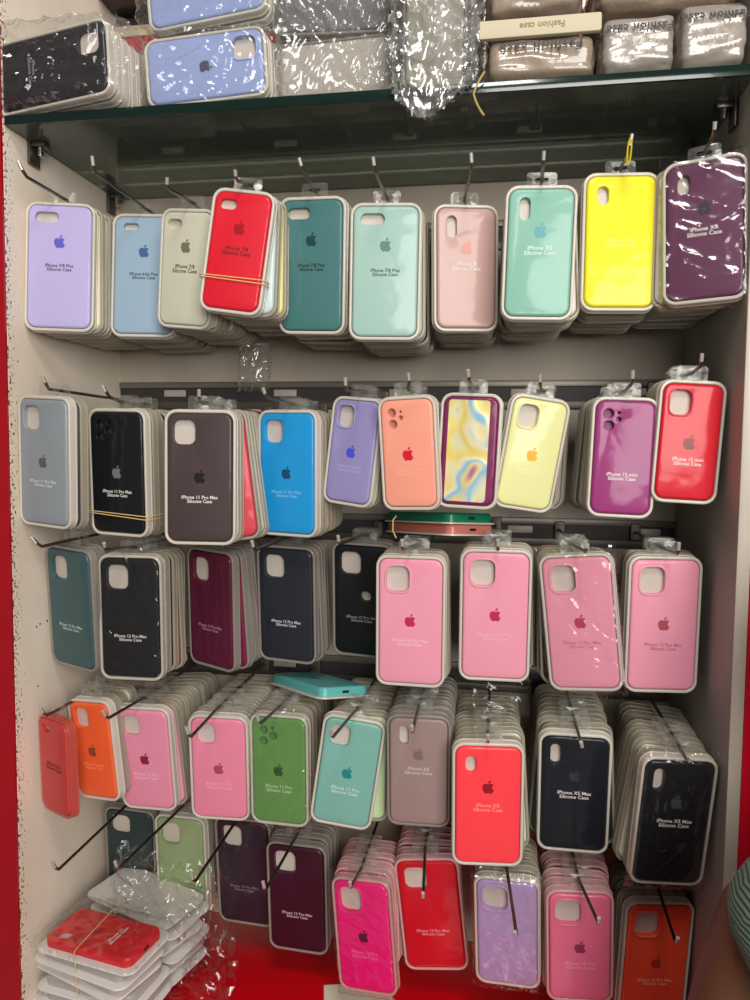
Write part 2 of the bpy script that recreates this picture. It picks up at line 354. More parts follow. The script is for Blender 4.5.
# key type  x y z turn tilt lean | colour | front look | packages behind | label
CASES = [
 ('a', '7p', .048, -.250, .997, -13.4, .9, -2.9, (180, 170, 216), dict(logo=(92, 92, 190), text=T('iPhone 7/8 Plus'), tcol=K_), 9, 'lavender phone case, front of the peg against the white side wall, top row', 'lavender'),
 ('a', '6p', .141, -.195, .996, -8.9, .5, -4.0, (146, 170, 190), dict(logo=(60, 95, 140), text=T('iPhone 6/6s Plus'), tcol=K_), 9, 'dusty sky-blue phone case with a small pill-shaped camera slot, top row', 'sky-blue'),
 ('a', '7', .224, -.245, .990, 8, 6.0, 4, (198, 196, 176), dict(logo=(112, 112, 92), text=T('iPhone 7/8'), tcol=K_), 9, 'stone-grey phone case between the sky-blue and the banded red one, top row', 'stone-grey'),
 ('a', '7', .308, -.283, 1.0, -2.5, 7.7, -1.3, (212, 14, 40), dict(logo=(160, 8, 24), text=T('iPhone 7/8'), tcol=(70, 6, 14)), 9, 'bright red phone case with a rubber band round it, top row', 'banded red'),
 ('a', '7p', .389, -.227, .993, 4.7, 2.2, 5.9, (66, 116, 116), dict(logo=(28, 66, 72), text=T('iPhone 7/8 Plus'), tcol=(16, 22, 26)), 10, 'deep teal phone case with a wide camera slot, top row', 'deep teal'),
 ('a', '7p', .486, -.229, .983, -5.5, .5, .1, (156, 190, 180), dict(logo=(70, 120, 112), text=T('iPhone 7/8 Plus'), tcol=(24, 34, 36)), 10, 'pale mint phone case with a wide camera slot, top row', 'pale mint'),
 ('a', 'x', .588, -.212, .988, -16, -1.3, 1.5, (192, 156, 150), dict(logo=(206, 132, 112), text=T('iPhone X'), tcol=(226, 214, 208)), 9, 'dusty rose phone case with a tall camera slot, top row', 'dusty rose'),
 ('a', 'x', .676, -.261, .992, -2.1, 1.3, -.7, (130, 182, 164), dict(logo=(60, 150, 160), text=T('iPhone XS'), tcol=(212, 232, 224)), 9, 'aqua green phone case beside the yellow one, top row', 'aqua green'),
 ('a', 'xr', .771, -.242, 1.007, -3.8, .6, -3.6, (234, 222, 16), dict(text=T('iPhone XR'), tcol=(240, 236, 120)), 9, 'bright yellow phone case, top row', 'bright yellow'),
 ('a', 'xr', .858, -.272, 1.009, 16, -2.3, -4.1, (94, 44, 76), dict(logo=(22, 24, 48), text=T('iPhone XR'), tcol=W_, sleeve=3), 8, 'plum purple phone case under crinkled film, top row beside the side wall', 'plum purple'),
 ('b', '11pm', .047, -.292, .736, 14.3, 3.1, 2.6, (142, 148, 154), dict(logo=(92, 94, 98), text=T('iPhone 11 Pro Max'), tcol=(214, 216, 218)), 1, 'cool grey phone case against the white side wall, second row', 'cool grey'),
 ('b', '11pm', .128, -.251, .722, 9.1, 1.3, 3.3, (14, 16, 20), dict(style='lens11', logo=(112, 112, 116), text=T('iPhone 11 Pro Max'), tcol=W_), 8, 'black phone case with three lens holes and a rubber band, second row', 'banded black'),
 ('b', '11pm', .260, -.287, .719, -8, .4, .2, (66, 52, 52), dict(logo=(12, 12, 16), text=T('iPhone 11 Pro Max'), tcol=W_), 9, 'dark brown phone case with a square camera opening, second row', 'dark brown'),
 ('b', '11pm', .350, -.204, .723, 14, .7, 1.9, (26, 148, 214), dict(logo=(10, 70, 108), text=T('iPhone 11 Pro Max'), tcol=(130, 198, 232)), 8, 'vivid blue phone case, second row', 'vivid blue'),
 ('b', '12m', .439, -.202, .754, 20, 5.6, -2.5, (148, 140, 190), dict(logo=(70, 84, 210), text=T('iPhone 12 mini'), tcol=(176, 174, 214), ring=1), 3, 'periwinkle phone case swinging beside the salmon one, second row', 'periwinkle'),
 ('b', '12m', .520, -.240, .752, 12, -2.4, 4.3, (244, 160, 138), dict(style='lens12', logo=(214, 30, 52), text=T('iPhone 12 mini'), tcol=(250, 180, 160)), 3, 'salmon orange phone case with a red fruit mark, second row', 'salmon'),
 ('b', '12m', .596, -.235, .756, 2.9, 2.3, .1, (118, 22, 78), dict(text=T('iPhone 12 mini'), tcol=(206, 170, 110)), 2, 'plum phone case covered by shiny rainbow foil, second row', 'rainbow foil'),
 ('b', '12m', .675, -.220, .753, -14, 8.3, 4.4, (226, 226, 158), dict(logo=(240, 176, 20), text=T('iPhone 12 mini'), tcol=(236, 238, 184), ring=1), 3, 'pale lemon phone case tilted on its peg, second row', 'pale lemon'),
 ('b', '12m', .781, -.247, .750, 1.3, 1.8, -.6, (148, 44, 112), dict(style='lens12', text=T('iPhone 12 mini'), tcol=W_), 9, 'magenta phone case with two lens holes, second row', 'magenta'),
 ('b', '12m', .855, -.251, .769, -5.5, 2.8, 1.4, (208, 10, 34), dict(logo=(130, 40, 30), text=T('iPhone 12 mini'), tcol=W_, ring=1), 3, 'red phone case nearest the shaded side wall, second row', 'second-row red'),
 ('c', '12pm', .050, -.241, .532, 18.5, 3.0, 5.4, (58, 86, 88), dict(text=T('iPhone 12 Pro Max'), tcol=(190, 204, 204)), 1, 'pine green phone case against the white side wall, third row', 'pine green'),
 ('c', '12pm', .140, -.243, .523, -2.9, 0, 1.7, (14, 14, 18), dict(text=T('iPhone 12 Pro Max'), tcol=W_, sleeve=5), 6, 'black phone case in a loose plastic sleeve beside the pine green one', 'sleeved black'),
 ('c', '12pm', .232, -.184, .527, 23.6, 2.2, 3.7, (84, 14, 46), dict(text=T('iPhone 12 Pro Max'), tcol=(176, 130, 146)), 6, 'glossy maroon phone case turned aside, third row', 'glossy maroon'),
 ('c', '12pm', .334, -.151, .531, 8, 1, 5.4, (34, 38, 46), dict(text=T('iPhone 12 Pro Max'), tcol=(206, 208, 210)), 6, 'charcoal phone case just above the flat turquoise package, third row', 'charcoal'),
 ('c', '12pm', .441, -.125, .536, 5.2, 1.7, 8, (12, 12, 16), dict(style='badge_hole', text=T('iPhone 12 Pro Max'), tcol=(150, 152, 158)), 2, 'black phone case with a round badge hole, third row', 'badge-hole black'),
 ('c', '12pm', .524, -.229, .533, .4, .1, 2.6, (232, 150, 172), dict(logo=(190, 40, 78), text=T('iPhone 12 Pro Max'), tcol=(244, 196, 208), ring=1), 3, 'pink phone case below the flat green package, third row', 'first pink'),
 ('c', '12pm', .633, -.222, .544, -1.9, 0, 4, (232, 150, 172), dict(logo=(188, 38, 78), text=T('iPhone 12 Pro Max'), tcol=(240, 180, 198), ring=1), 3, 'pink phone case hanging above the coral red one', 'second pink'),
 ('c', '12pm', .739, -.230, .542, 12.1, -6.2, 1.8, (232, 150, 172), dict(logo=(186, 60, 92), text=T('iPhone 12 Pro Max'), tcol=(206, 120, 140), ring=1, sleeve=8), 4, 'pink phone case in a crinkled plastic sleeve, tilted, third row', 'sleeved pink'),
 ('c', '12pm', .842, -.212, .540, -7.2, .2, 1.4, (232, 150, 172), dict(logo=(170, 74, 88), text=T('iPhone 12 Pro Max'), tcol=(190, 100, 124), ring=1), 3, 'pink phone case beside the shaded side wall, third row', 'wall-side pink'),
 ('d', 'se', .042, -.273, .319, 25.4, .5, 2, (196, 62, 60), dict(text=T('iPhone 5/5s'), tcol=(90, 20, 24)), 0, 'narrow coral phone case turned sideways against the white side wall', 'narrow coral'),
 ('d', '12m', .080, -.240, .332, 13.2, -4.6, 2.9, (238, 98, 50), dict(logo=(140, 76, 50), text=T('iPhone 12 mini'), tcol=(244, 150, 110)), 3, 'bright orange phone case behind the narrow coral one, fourth row', 'fourth-row orange'),
 ('d', '11p', .145, -.214, .313, 1.4, -1.3, 6.4, (224, 138, 164), dict(logo=(140, 24, 56), text=T('iPhone 11 Pro'), tcol=(240, 188, 200)), 8, 'pink phone case with a dark red fruit mark beside the orange one, fourth row', 'fourth-row dark-marked pink'),
 ('d', '11p', .257, -.218, .310, -4, .4, 6.4, (228, 132, 158), dict(logo=(170, 70, 96), text=T('iPhone 11 Pro'), tcol=(240, 172, 188)), 9, 'pink phone case beside the leaf green one, fourth row', 'fourth-row faint-marked pink'),
 ('d', '11p', .342, -.213, .312, 2.9, -.6, .9, (100, 148, 78), dict(style='lens11', logo=(46, 84, 40), text=T('iPhone 11 Pro'), tcol=(196, 216, 184), sleeve=11), 8, 'leaf green phone case with three lens holes, in a plastic sleeve', 'leaf green'),
 ('d', '11p', .441, -.225, .322, -5.2, 8, 4.3, (120, 176, 164), dict(logo=(36, 130, 130), text=T('iPhone 11 Pro'), tcol=(200, 228, 220)), 8, 'sea green phone case tilted on its peg, fourth row', 'sea green'),
 ('d', 'x', .538, -.233, .335, -2.2, -.3, 6.2, (152, 128, 124), dict(logo=(126, 104, 102), text=T('iPhone XS'), tcol=(206, 194, 190)), 8, 'taupe phone case with a tall camera slot, fourth row', 'taupe'),
 ('d', 'xr', .629, -.263, .312, -5, -.8, 4.3, (252, 62, 72), dict(logo=(150, 8, 30), text=T('iPhone XR'), tcol=(255, 150, 150)), 10, 'coral red phone case with a dark red fruit mark, fourth row', 'coral red'),
 ('d', 'xsm', .737, -.229, .320, .3, -.7, 9.9, (14, 20, 30), dict(logo=(44, 52, 66), text=T('iPhone XS Max'), tcol=W_), 9, 'midnight blue-black phone case below the sleeved pink one', 'midnight blue-black'),
 ('d', 'xsm', .850, -.266, .312, -8.3, 1.8, 7.5, (18, 22, 28), dict(logo=(66, 70, 78), text=T('iPhone XS Max'), tcol=W_, sleeve=14), 10, 'glossy black phone case beside the side wall, fourth row', 'fourth-row glossy black'),
 ('e', '13p', .063, -.105, .107, -2, 3.5, 9.6, (38, 56, 56), dict(), 1, 'dark bottle-green phone case behind the loose film, lowest row', 'bottle-green'),
 ('e', '13p', .158, -.125, .108, 2.8, -.8, 2.7, (140, 160, 116), dict(), 3, 'sage green phone case behind crumpled film, lowest row', 'sage green'),
 ('e', '13pm', .262, -.130, .110, 4.3, -.8, 4, (44, 26, 40), dict(text=T('iPhone 13 Pro Max'), tcol=(130, 110, 122)), 2, 'dim aubergine phone case between sage green and maroon, lowest row', 'aubergine'),
 ('e', '13pm', .356, -.167, .101, 2.5, .1, 5.4, (52, 6, 30), dict(text=T('iPhone 13 Pro Max'), tcol=(206, 176, 186)), 4, 'dark maroon phone case without a mark, lowest row', 'lowest maroon'),
 ('e', '13p', .466, -.226, .096, 9.2, -5.1, .5, (236, 16, 120), dict(logo=(90, 6, 44), text=T('iPhone 13 Pro'), tcol=(246, 110, 168), ring=1, sleeve=17), 8, 'hot pink phone case in a plastic sleeve, lowest row', 'hot pink'),
 ('e', '13pm', .553, -.172, .102, -.9, -6, 5.5, (196, 8, 30), dict(text=T('iPhone 13 Pro Max'), tcol=(232, 150, 158)), 5, 'deep red phone case without a mark, lowest row', 'lowest red'),
 ('e', '13p', .657, -.234, .129, 2.9, -1.5, 7.5, (176, 146, 196), dict(ring=1, sleeve=20), 8, 'lilac phone case under crinkled film, lowest row', 'lilac'),
 ('e', '13p', .749, -.237, .123, -2.8, -2.5, 6.2, (228, 106, 140), dict(logo=(150, 40, 78), text=T('iPhone 13 Pro'), tcol=(240, 160, 180), ring=1), 8, 'rose pink phone case next to the bright orange one, lowest row', 'lowest rose pink'),
 ('e', '13pm', .851, -.196, .086, -11.2, 1.4, 3.8, (240, 78, 48), dict(logo=(190, 50, 40), text=T('iPhone 13 Pro Max'), tcol=(250, 190, 170), ring=1), 6, 'bright orange phone case beside the side wall, lowest row', 'lowest orange'),
]
# where each peg's free end shows: bend, then tip (None = hidden)
PEGS = [((25,176),(18,161)), ((94,172),(92,156)), ((167,188),(167,178)), ((236,180),(235,170)), ((303,171),(299,158)), ((375,171),(373,157)), ((472,169),(471,153)), ((543,166),(544,151)), ((629,153),(632,134)), ((714,134),(715,122)),
 ((47,387),(42,376)), ((108,396),(102,385)), ((199,400),(199,390)), ((266,397),(263,388)), ((346,390),(345,378)), ((410,385),(408,373)), ((469,381),(468,370)), ((540,387),(540,374)), ((632,383),(633,371)), ((701,366),(702,354)),
 ((40,547),(31,537)), ((105,549),(104,543)), None, ((254,550),(252,541)), ((339,544),(338,536)), ((402.5,550),(402,540)), ((498,550),(498,540)), ((586,552),(585,541)), ((678,554),(679,543)),
 ((45,716),(40,707)), None, ((107,719),(103,711)), ((190,738),(186,727)), ((260,724),(257,715)), ((332,738),(331,729)), ((412,733),(412,726)), ((488,743),(488,735)), ((583,750),(581,742)), ((688,763),(691,758)),
 ((57,871),(52,862)), ((118,869),(115,862)), ((194,883),(191,872)), ((265,891),(263,882)), ((350,889),(350,882)), ((423,900),(423,893)), ((517,938),(515,932)), ((599,925),(599,918)), ((676,944),(678,938))]
ORD = ['', 'first', 'second', 'third', 'fourth', 'fifth', 'sixth', 'seventh', 'eighth', 'ninth', 'tenth', 'eleventh', 'twelfth', 'thirteenth']
PALE = [(222, 214, 196), (196, 204, 190), (210, 190, 186), (188, 200, 210), (214, 210, 206), (180, 172, 164), (202, 196, 176), (120, 124, 128), (60, 62, 68), (168, 40, 50), (84, 120, 96), (216, 170, 160)]
ROWPAL = {'a': PALE + [(150, 60, 60), (110, 132, 50)], 'b': PALE, 'c': [(200, 190, 180), (150, 60, 84), (60, 40, 50), (120, 120, 120)],
          'd': PALE+[(214, 226, 210), (240, 170, 80), (90, 160, 130)], 'e': [(200, 130, 140), (120, 110, 120), (160, 150, 150), (90, 50, 60)]}
SPECIAL = {'banded red': {1: (196, 214, 216), 2: (232, 226, 140)}, 'dark brown': {1: (222, 214, 206), 2: (206, 60, 74)}, 'banded black': {1: (190, 232, 200), 3: (40, 40, 44), 5: (120, 132, 144)},
           'aqua green': {1: (222, 214, 206), 3: (120, 148, 46), 5: (176, 60, 60)}, 'lavender': {1: (226, 216, 180), 3: (206, 50, 60)}, 'sky-blue': {2: (196, 60, 54)}, 'vivid blue': {2: (226, 170, 160), 4: (222, 180, 150)},
           'pine green': {1: (20, 44, 66)}, 'glossy maroon': {1: (120, 20, 60), 2: (96, 16, 50), 3: (190, 130, 150)}, 'fourth-row dark-marked pink': {1: (224, 150, 170), 2: (220, 140, 150), 4: (24, 40, 150), 5: (60, 110, 170)},
           'fourth-row faint-marked pink': {1: (150, 190, 210)}, 'sea green': {1: (196, 220, 170)}, 'wall-side pink': {1: (150, 110, 84)}, 'midnight blue-black': {1: (30, 44, 60)},
           'coral red': {1: (190, 226, 214), 2: (226, 236, 216), 3: (240, 150, 80)}, 'fourth-row orange': {1: (120, 50, 26)}, 'pale lemon': {1: (190, 30, 44)}, 'periwinkle': {1: (190, 196, 150)},
           'fourth-row glossy black': {2: (224, 220, 200), 3: (120, 130, 190), 4: (180, 200, 200)}, 'hot pink': {1: (236, 30, 110)}, 'lowest orange': {1: (240, 90, 60)}}
ROWNAME = {'a': 'top row', 'b': 'second row', 'c': 'third row', 'd': 'fourth row', 'e': 'lowest row'}

def make_peg(i, hook, rowname, key):
    pk = PEGS[i]
    if pk is None: return None
    (bx, by), (tx, ty) = pk
    B = on_ray_nearest(bx, by, hook.x, hook.z)
    # the bend sits in front of the first package; keep it within reach of the peg line
    yb = min(max(B.y, -.40), hook.y-.004)
    d = FW*FPX + RT*(bx-375) - UP*(by-500); B = CAM + d*((yb-CAM.y)/d.y)
    d = FW*FPX + RT*(tx-375) - UP*(ty-500)
    Tp = CAM + d*((B.y-.006-CAM.y)/d.y)
    root = Vector((hook.x+(hook.x-B.x)*.4, -.004, hook.z+(hook.z-B.z)*.4))
    root.x = min(max(root.x, .008), .89)
    bm = bmesh.new()
    n1 = (B-hook).normalized()
    pts = [root, hook, B-n1*.004, B+Vector((0, 0, .0012))+(Tp-B).normalized()*.0035, Tp]
    tube(bm, pts, .0021, 10)
    me = finish(bm, 'display_peg', 60)
    o = link('display_peg', me, M_STEEL)
    tag(o, 'bent steel display peg carrying the %s phone case, %s' % (key, rowname) if 'row' not in key and 'lowest' not in key else 'bent steel display peg carrying the %s phone case' % key, 'peg', 'steel pegs of the display')
    bm = bmesh.new(); tube(bm, [B+(Tp-B)*.4, Tp+(Tp-B).normalized()*.0003], .0022, 10)
    link('peg_tip', finish(bm, 'peg_tip', 60), M_TIP, o)
    bm = bmesh.new(); slab(bm, (root.x, root.z, .016, .026, .003), [], -.010, -.002, .0015)
    link('mounting_clip', finish(bm, 'mounting_clip'), M_RAIL, o)
    return o

first_hook = {}
RTILT = {'fourth-row glossy black': (.5, 5, 6), 'midnight blue-black': (-3, 2, 0), 'glossy maroon': (-3, -4, -5), 'dark brown': (-2, -4, -3), 'magenta': (1, 2, 3), 'coral red': (0, -3, -2),
         'sea green': (-2, 1, -2), 'aqua green': (-3, 0, 0), 'first pink': (-1, 0, 1), 'fourth-row dark-marked pink': (-2, -2, -4), 'lavender': (0, 1, 0), 'fourth-row orange': (-1, 3, 0)}
for i, (row, t, x, y, z, turn, tilt, lean, col, fr, nb, label, key) in enumerate(CASES):
    h, w = DIM[t]; H = h+PH
    M = centre_matrix(x, y, z, turn, tilt, lean)
    up = M.to_3x3() @ Vector((0, 0, 1))
    hook = Vector((x, y, z)) + up*(H/2+.009) + (M.to_3x3() @ Vector((0, 1, 0)))*.010
    tr = M_TRAYP if key in ('hot pink', 'lowest rose pink', 'lowest red') else (M_TRAYG if key in ('bottle-green', 'aubergine', 'lowest maroon', 'badge-hole black', 'pine green', 'charcoal', 'glossy maroon', 'taupe') else M_TRAY)
    if key == 'narrow coral': tr = M_TRAYC
    root = package(t, M, col, label, 'front cases of the '+ROWNAME[row], fr, tr, tab=True)
    first_hook[key] = (M, root)
    pitch = .0192
    nb = min(nb, {'a': 8, 'b': 6, 'c': 4, 'd': 9, 'e': 5}[row])
    nb = min(nb, int((-.016-(y+.012))/pitch))
    rx = rnd.uniform(-.0006, .0006)
    for k in range(1, nb+1):
        f = k/(nb+1)
        tl = (tilt*(.55 if k == 1 else .2) if key != 'banded red' else .5) + rnd.uniform(-1.6, 1.6)
        tn = turn*max(.1, 1-.16*k) + rnd.uniform(-1.0, 1.0)
        if row == 'b' and k in (2, 3) and key in ('dark brown',): tl -= 4
        tl += RTILT.get(key, (0, 0, 0))[min(k-1, 2)]
        ln = lean + rnd.uniform(-.4, .4)
        Rk = rot(tn, tl, ln)
        hk = Vector((hook.x+rx*k+rnd.uniform(-.0016, .0016), hook.y+pitch*k, hook.z+rnd.uniform(-.002, .002)))
        hw = (w+PW)/2+.003
        P = hk - (Rk.to_3x3() @ Vector((0, .010, H/2+.009)))
        if row in 'ab' or row in 'cde':
            P.x = min(max(P.x, hw*math.cos(R(tn))+.003), .897-hw*math.cos(R(tn)))
        c = SPECIAL.get(key, {}).get(k) or rnd.choice(ROWPAL[row])
        package(t, Matrix.Translation(P) @ Rk, c, '%s packaged case behind the %s one%s' % (ORD[k], key, '' if 'row' in key or 'lowest' in key else ', '+ROWNAME[row]),
                'cases hanging behind the %s one' % key, None, M_TRAYR if tr is M_TRAY else tr, tab=(row in 'bcde' and k < 5))
    make_peg(i, hook, ROWNAME[row], key)

# foil over the plum case of the second row
def foil_material():
    mt, N, L, p = newmat('rainbow_foil')
    p.inputs['Metallic'].default_value = .35; p.inputs['Roughness'].default_value = .25
    tc = N.new('ShaderNodeTexCoord'); nz = N.new('ShaderNodeTexNoise'); cr = N.new('ShaderNodeValToRGB')
    nz.inputs['Scale'].default_value = 13; nz.inputs['Detail'].default_value = .5; nz.inputs['Distortion'].default_value = 1.6
    e = cr.color_ramp.elements; e[0].position = .30; e[0].color = rgb(120, 20, 90); e[1].position = .36; e[1].color = rgb(240, 236, 190)
    for pos, c in ((.46, (246, 222, 110)), (.54, (250, 240, 200)), (.6, (140, 205, 235)), (.68, (250, 225, 150)), (.74, (190, 120, 170))):
        q = e.new(pos); q.color = rgb(*c)
    bp = N.new('ShaderNodeBump'); bp.inputs['Strength'].default_value = .5; bp.inputs['Distance'].default_value = .006
    L.new(tc.outputs['Object'], nz.inputs['Vector']); L.new(nz.outputs['Fac'], cr.inputs[0]); L.new(cr.outputs[0], p.inputs['Base Color'])
    L.new(nz.outputs['Fac'], bp.inputs['Height']); L.new(bp.outputs['Normal'], p.inputs['Normal'])
    return mt
bm = bmesh.new(); slab(bm, (-.002, 0, .052, .128, .004), [], -.0021, -.0015, .0003, 1, 3)
fo = link('foil_sheet', finish(bm, 'foil_sheet'), foil_material(), first_hook['rainbow foil'][1])
fo['label'] = 'shiny rainbow foil over the case'

# ------------------------------------------------------------------ rubber bands
def band(name_label, M, w, d, z, slant=0, y0=-.004, mat=None, r=.0007, twist=True):
    bm = bmesh.new()
    for s in ((0, 1) if twist else (0,)):
        pts = []
        for (px, py) in rr(0, d/2+y0, w, d, .004, 3):
            pts.append(Vector((px, py, z + slant*px/w + s*(.0035+.002*px/w))))
        tube(bm, pts, r, 6, closed=True)
    o = link('rubber_band', finish(bm, 'rubber_band', 70), mat or M_BAND); o.matrix_world = M
    tag(o, name_label, 'rubber band'); return o
band('tan rubber band round the bright red phone case on the top row', first_hook['banded red'][0], .086, .019, -.036, -.001)
band('pale rubber band round the black phone case on the second row', first_hook['banded black'][0], .099, .052, -.058, -.006)
# band looped over the peg of the yellow case, band hanging off the shelf edge
bm = bmesh.new()
pts = [Vector((.773+.002*math.cos(a), -.275-.010*math.sin(a)*.6, 1.098+.012*math.sin(a))) for a in [2*math.pi*k/16 for k in range(16)]]
tube(bm, pts, .0011, 6, closed=True)
tag(link('rubber_band', finish(bm, 'rubber_band'), plain('yellow_rubber', rgb(214, 190, 40), .5)), 'yellow rubber band looped over the peg of the bright yellow case', 'rubber band')
bm = bmesh.new()
pts = [Vector((.603+.010*(1-abs(s))**1.0*-.6+.006*s*s, -.3035, 1.160+.024*s)) for s in [-1+2*k/10 for k in range(11)]]
tube(bm, pts, .0013, 6)
tag(link('rubber_band', finish(bm, 'rubber_band'), plain('ochre_rubber', rgb(176, 150, 90), .5)), 'ochre rubber band dangling over the glass shelf edge', 'rubber band')

# ------------------------------------------------------------------ packages lying flat
def flat_matrix(x, y, z, phi, up=True, rx=0, ry=0):
    a = -90 if up else 90
    return Matrix.Translation((x, y, z)) @ Matrix.Rotation(R(rx), 4, 'X') @ Matrix.Rotation(R(ry), 4, 'Y') @ Matrix.Rotation(R(phi), 4, 'Z') @ Matrix.Rotation(R(a), 4, 'X')
def port_hole(root, t, col):
    h, w = DIM[t]; bm = bmesh.new()
    slab(bm, (0, 0, .011, .0036, .0017), [], -.0006, .001, .0003, 1, 4)
    me = finish(bm, 'port_opening')
    o = link('port_opening', me, plain('dark_port', rgb(12, 14, 16), .7), root)
    o.matrix_local = Matrix.Translation((0, .0035, -h/2-.0001)) @ Matrix.Rotation(R(90), 4, 'X')
def lying(t, x, y, z, phi, col, label, **k):
    r = package(t, flat_matrix(x, y, z, phi, **{a: b for a, b in k.items() if a in ('up', 'rx', 'ry')}), col, label, k.get('group'), k.get('front'), k.get('tray'), tab=False)
    return r
def bare_case(t, M, col, label, logo=None, tray=None, holes=(), text=None, group=None, body=None, grow=.010, port=True):
    """a coloured case shell lying on a thin clear tray"""
    root = empty('packaged_phone_case'); root.matrix_world = M; tag(root, label, 'phone case', group); _count[0] += 1
    h, w = DIM[t]; bm = bmesh.new()
    slab(bm, (0, 0, w, h, .0112), list(holes), -.0035, .0095, .0038, 4, 5, hb=.0008)
    c = link('silicone_case', finish(bm, 'silicone_case', 50), body or silicone(col), root)
    bm = bmesh.new(); slab(bm, (0, 0, w+grow, h+grow, .015), [], .0092, .0116, .0008, 2, 5)
    link('blister_tray', finish(bm, 'blister_tray'), tray or M_TRAY, root)
    if port: port_hole(c, t, col)
    if text:
        tx = link('lettering', text_mesh(text, .0068, .0002), plain('ink_232_228_224', rgb(232, 228, 224), .5), c, shared=True); tx.location = (0, -.0038, h/2-h*.67)
    if logo:
        lo = link('fruit_mark', _logo, plain('mark_%d_%d_%d' % logo, rgb(*logo), .35), c, shared=True); lo.location = (0, -.0038, .01)
    return root
bare_case('xsm', flat_matrix(.551, -.125, .6495, 40, rx=-5), (196, 112, 100), 'salmon phone case lying flat under a green one above the pegs')
bare_case('xsm', flat_matrix(.549, -.125, .6650, 40, rx=-5), (14, 118, 84), 'green phone case lying flat on a salmon one above the pegs')
bare_case('12pm', flat_matrix(.376, -.125, .413, 42, rx=-10), (92, 174, 172), 'turquoise phone case lying flat on the packages of the fourth row', (50, 120, 120))
tube_pts = [Vector((.500+a, -.198-b, .657+c)) for a, b, c in ((0, 0, -.018), (-.004, .004, -.008), (-.004, .004, .006), (0, 0, .012))]
bm = bmesh.new(); tube(bm, tube_pts, .0009, 6)
tag(link('rubber_band', finish(bm, 'rubber_band'), M_BAND), 'rubber band holding the flat green and salmon cases together', 'rubber band')

# ------------------------------------------------------------------ piles on the counter
CZ = -.045
M_WTRAY = plain('white_tray_back', rgb(226, 222, 218), .35, 0, .4)
pile = 'packages piled on the red counter under the banded red case'
bare_case('13p', flat_matrix(.104, -.262, .080, 77.4, rx=2, ry=-3), (216, 28, 40), 'red phone case topmost of the banded pile on the red counter', (170, 14, 24), M_WTRAY,
          [(-.0165, .052, .024, .030, .008)], T('iPhone 11'), None, None, .020)
M_DOME = tray_plastic('clear_dome_plastic', rgb(196, 188, 182), .6)
for k, (dx, dy, dp) in enumerate(((-.004, -.001, -3), (-.008, .004, -8), (.002, .0, 2), (.006, -.004, 4), (-.012, -.004, -10), (-.020, -.006, -4))):
    bare_case('13p', flat_matrix(.102+dx, -.262+dy, .080-.0178*(k+1), 77+dp, rx=2, ry=-3+2*(k > 2)), (200, 190, 184), '%s package below the red case in the banded pile on the counter' % ORD[k+1],
              None, M_WTRAY, (), None, pile, M_DOME, .020, False)
for k, (dx, dy, dp) in enumerate(((0, 0, 0), (.006, .002, 4), (.002, -.003, -5), (.008, .001, 3), (.0, .002, 0), (.004, 0, 2))):
    bare_case('13p', flat_matrix(.116+dx, -.160+dy, .064-.0172*k, 70+dp, up=False, rx=3), (200, 200, 200), ('white-backed package lying face down on top of the second counter pile' if k == 0 else '%s package below the white-backed top one of the second counter pile' % ORD[k]),
              None, M_WTRAY, (), None, 'packages piled behind the banded pile', M_DOME, .020, False)
M1 = flat_matrix(.104, -.262, .080, 77.4, rx=2, ry=-3)
band('thin rubber band across the red case on the counter pile', M1, .092, .100, .014, .012, y0=-.005, twist=False)

# ------------------------------------------------------------------ films and bags
def film_sheet(label, w, h, n, amp, seed, M, mat=None, cat='plastic film'):
    me = crumpled(w, h, n*2, int(2*n*h/w), amp, seed, front=0)
    o = link('crumpled_plastic_film', me, mat or M_FILM); o.matrix_world = M
    return tag(o, label, cat)
film_sheet('torn film hanging below the second pink phone case', .080, .055, 16, .006, 36, Matrix.Translation((.640, -.185, .428)) @ rot(0, 0))
M_BAG = clear_film('bag_film', (.92, .92, .9), .12, .15, .07)
film_sheet('small clear plastic bag dangling between the top and second rows', .052, .075, 16, .004, 31, Matrix.Translation((.262, -.085, .885)) @ rot(8, 3), M_BAG)
film_sheet('loose crumpled film draped before the sage and bottle-green cases', .15, .12, 26, .009, 32, Matrix.Translation((.165, -.205, .105)) @ rot(-6, 12, 8))
film_sheet('crumpled film lying on the red counter beside the piles', .12, .11, 26, .012, 33, Matrix.Translation((.215, -.205, -.012)) @ rot(10, -25, -50))
film_sheet('clear film over the red case on the counter pile', .17, .105, 26, .0025, 34, Matrix.Translation((.104, -.264, .0885)) @ Matrix.Rotation(R(-12), 4, 'Z') @ Matrix.Rotation(R(-86), 4, 'X'))
film_sheet('clear film over the white-backed packages of the second counter pile', .18, .105, 26, .0025, 35, Matrix.Translation((.118, -.162, .0800)) @ Matrix.Rotation(R(-18), 4, 'Z') @ Matrix.Rotation(R(-85), 4, 'X'))

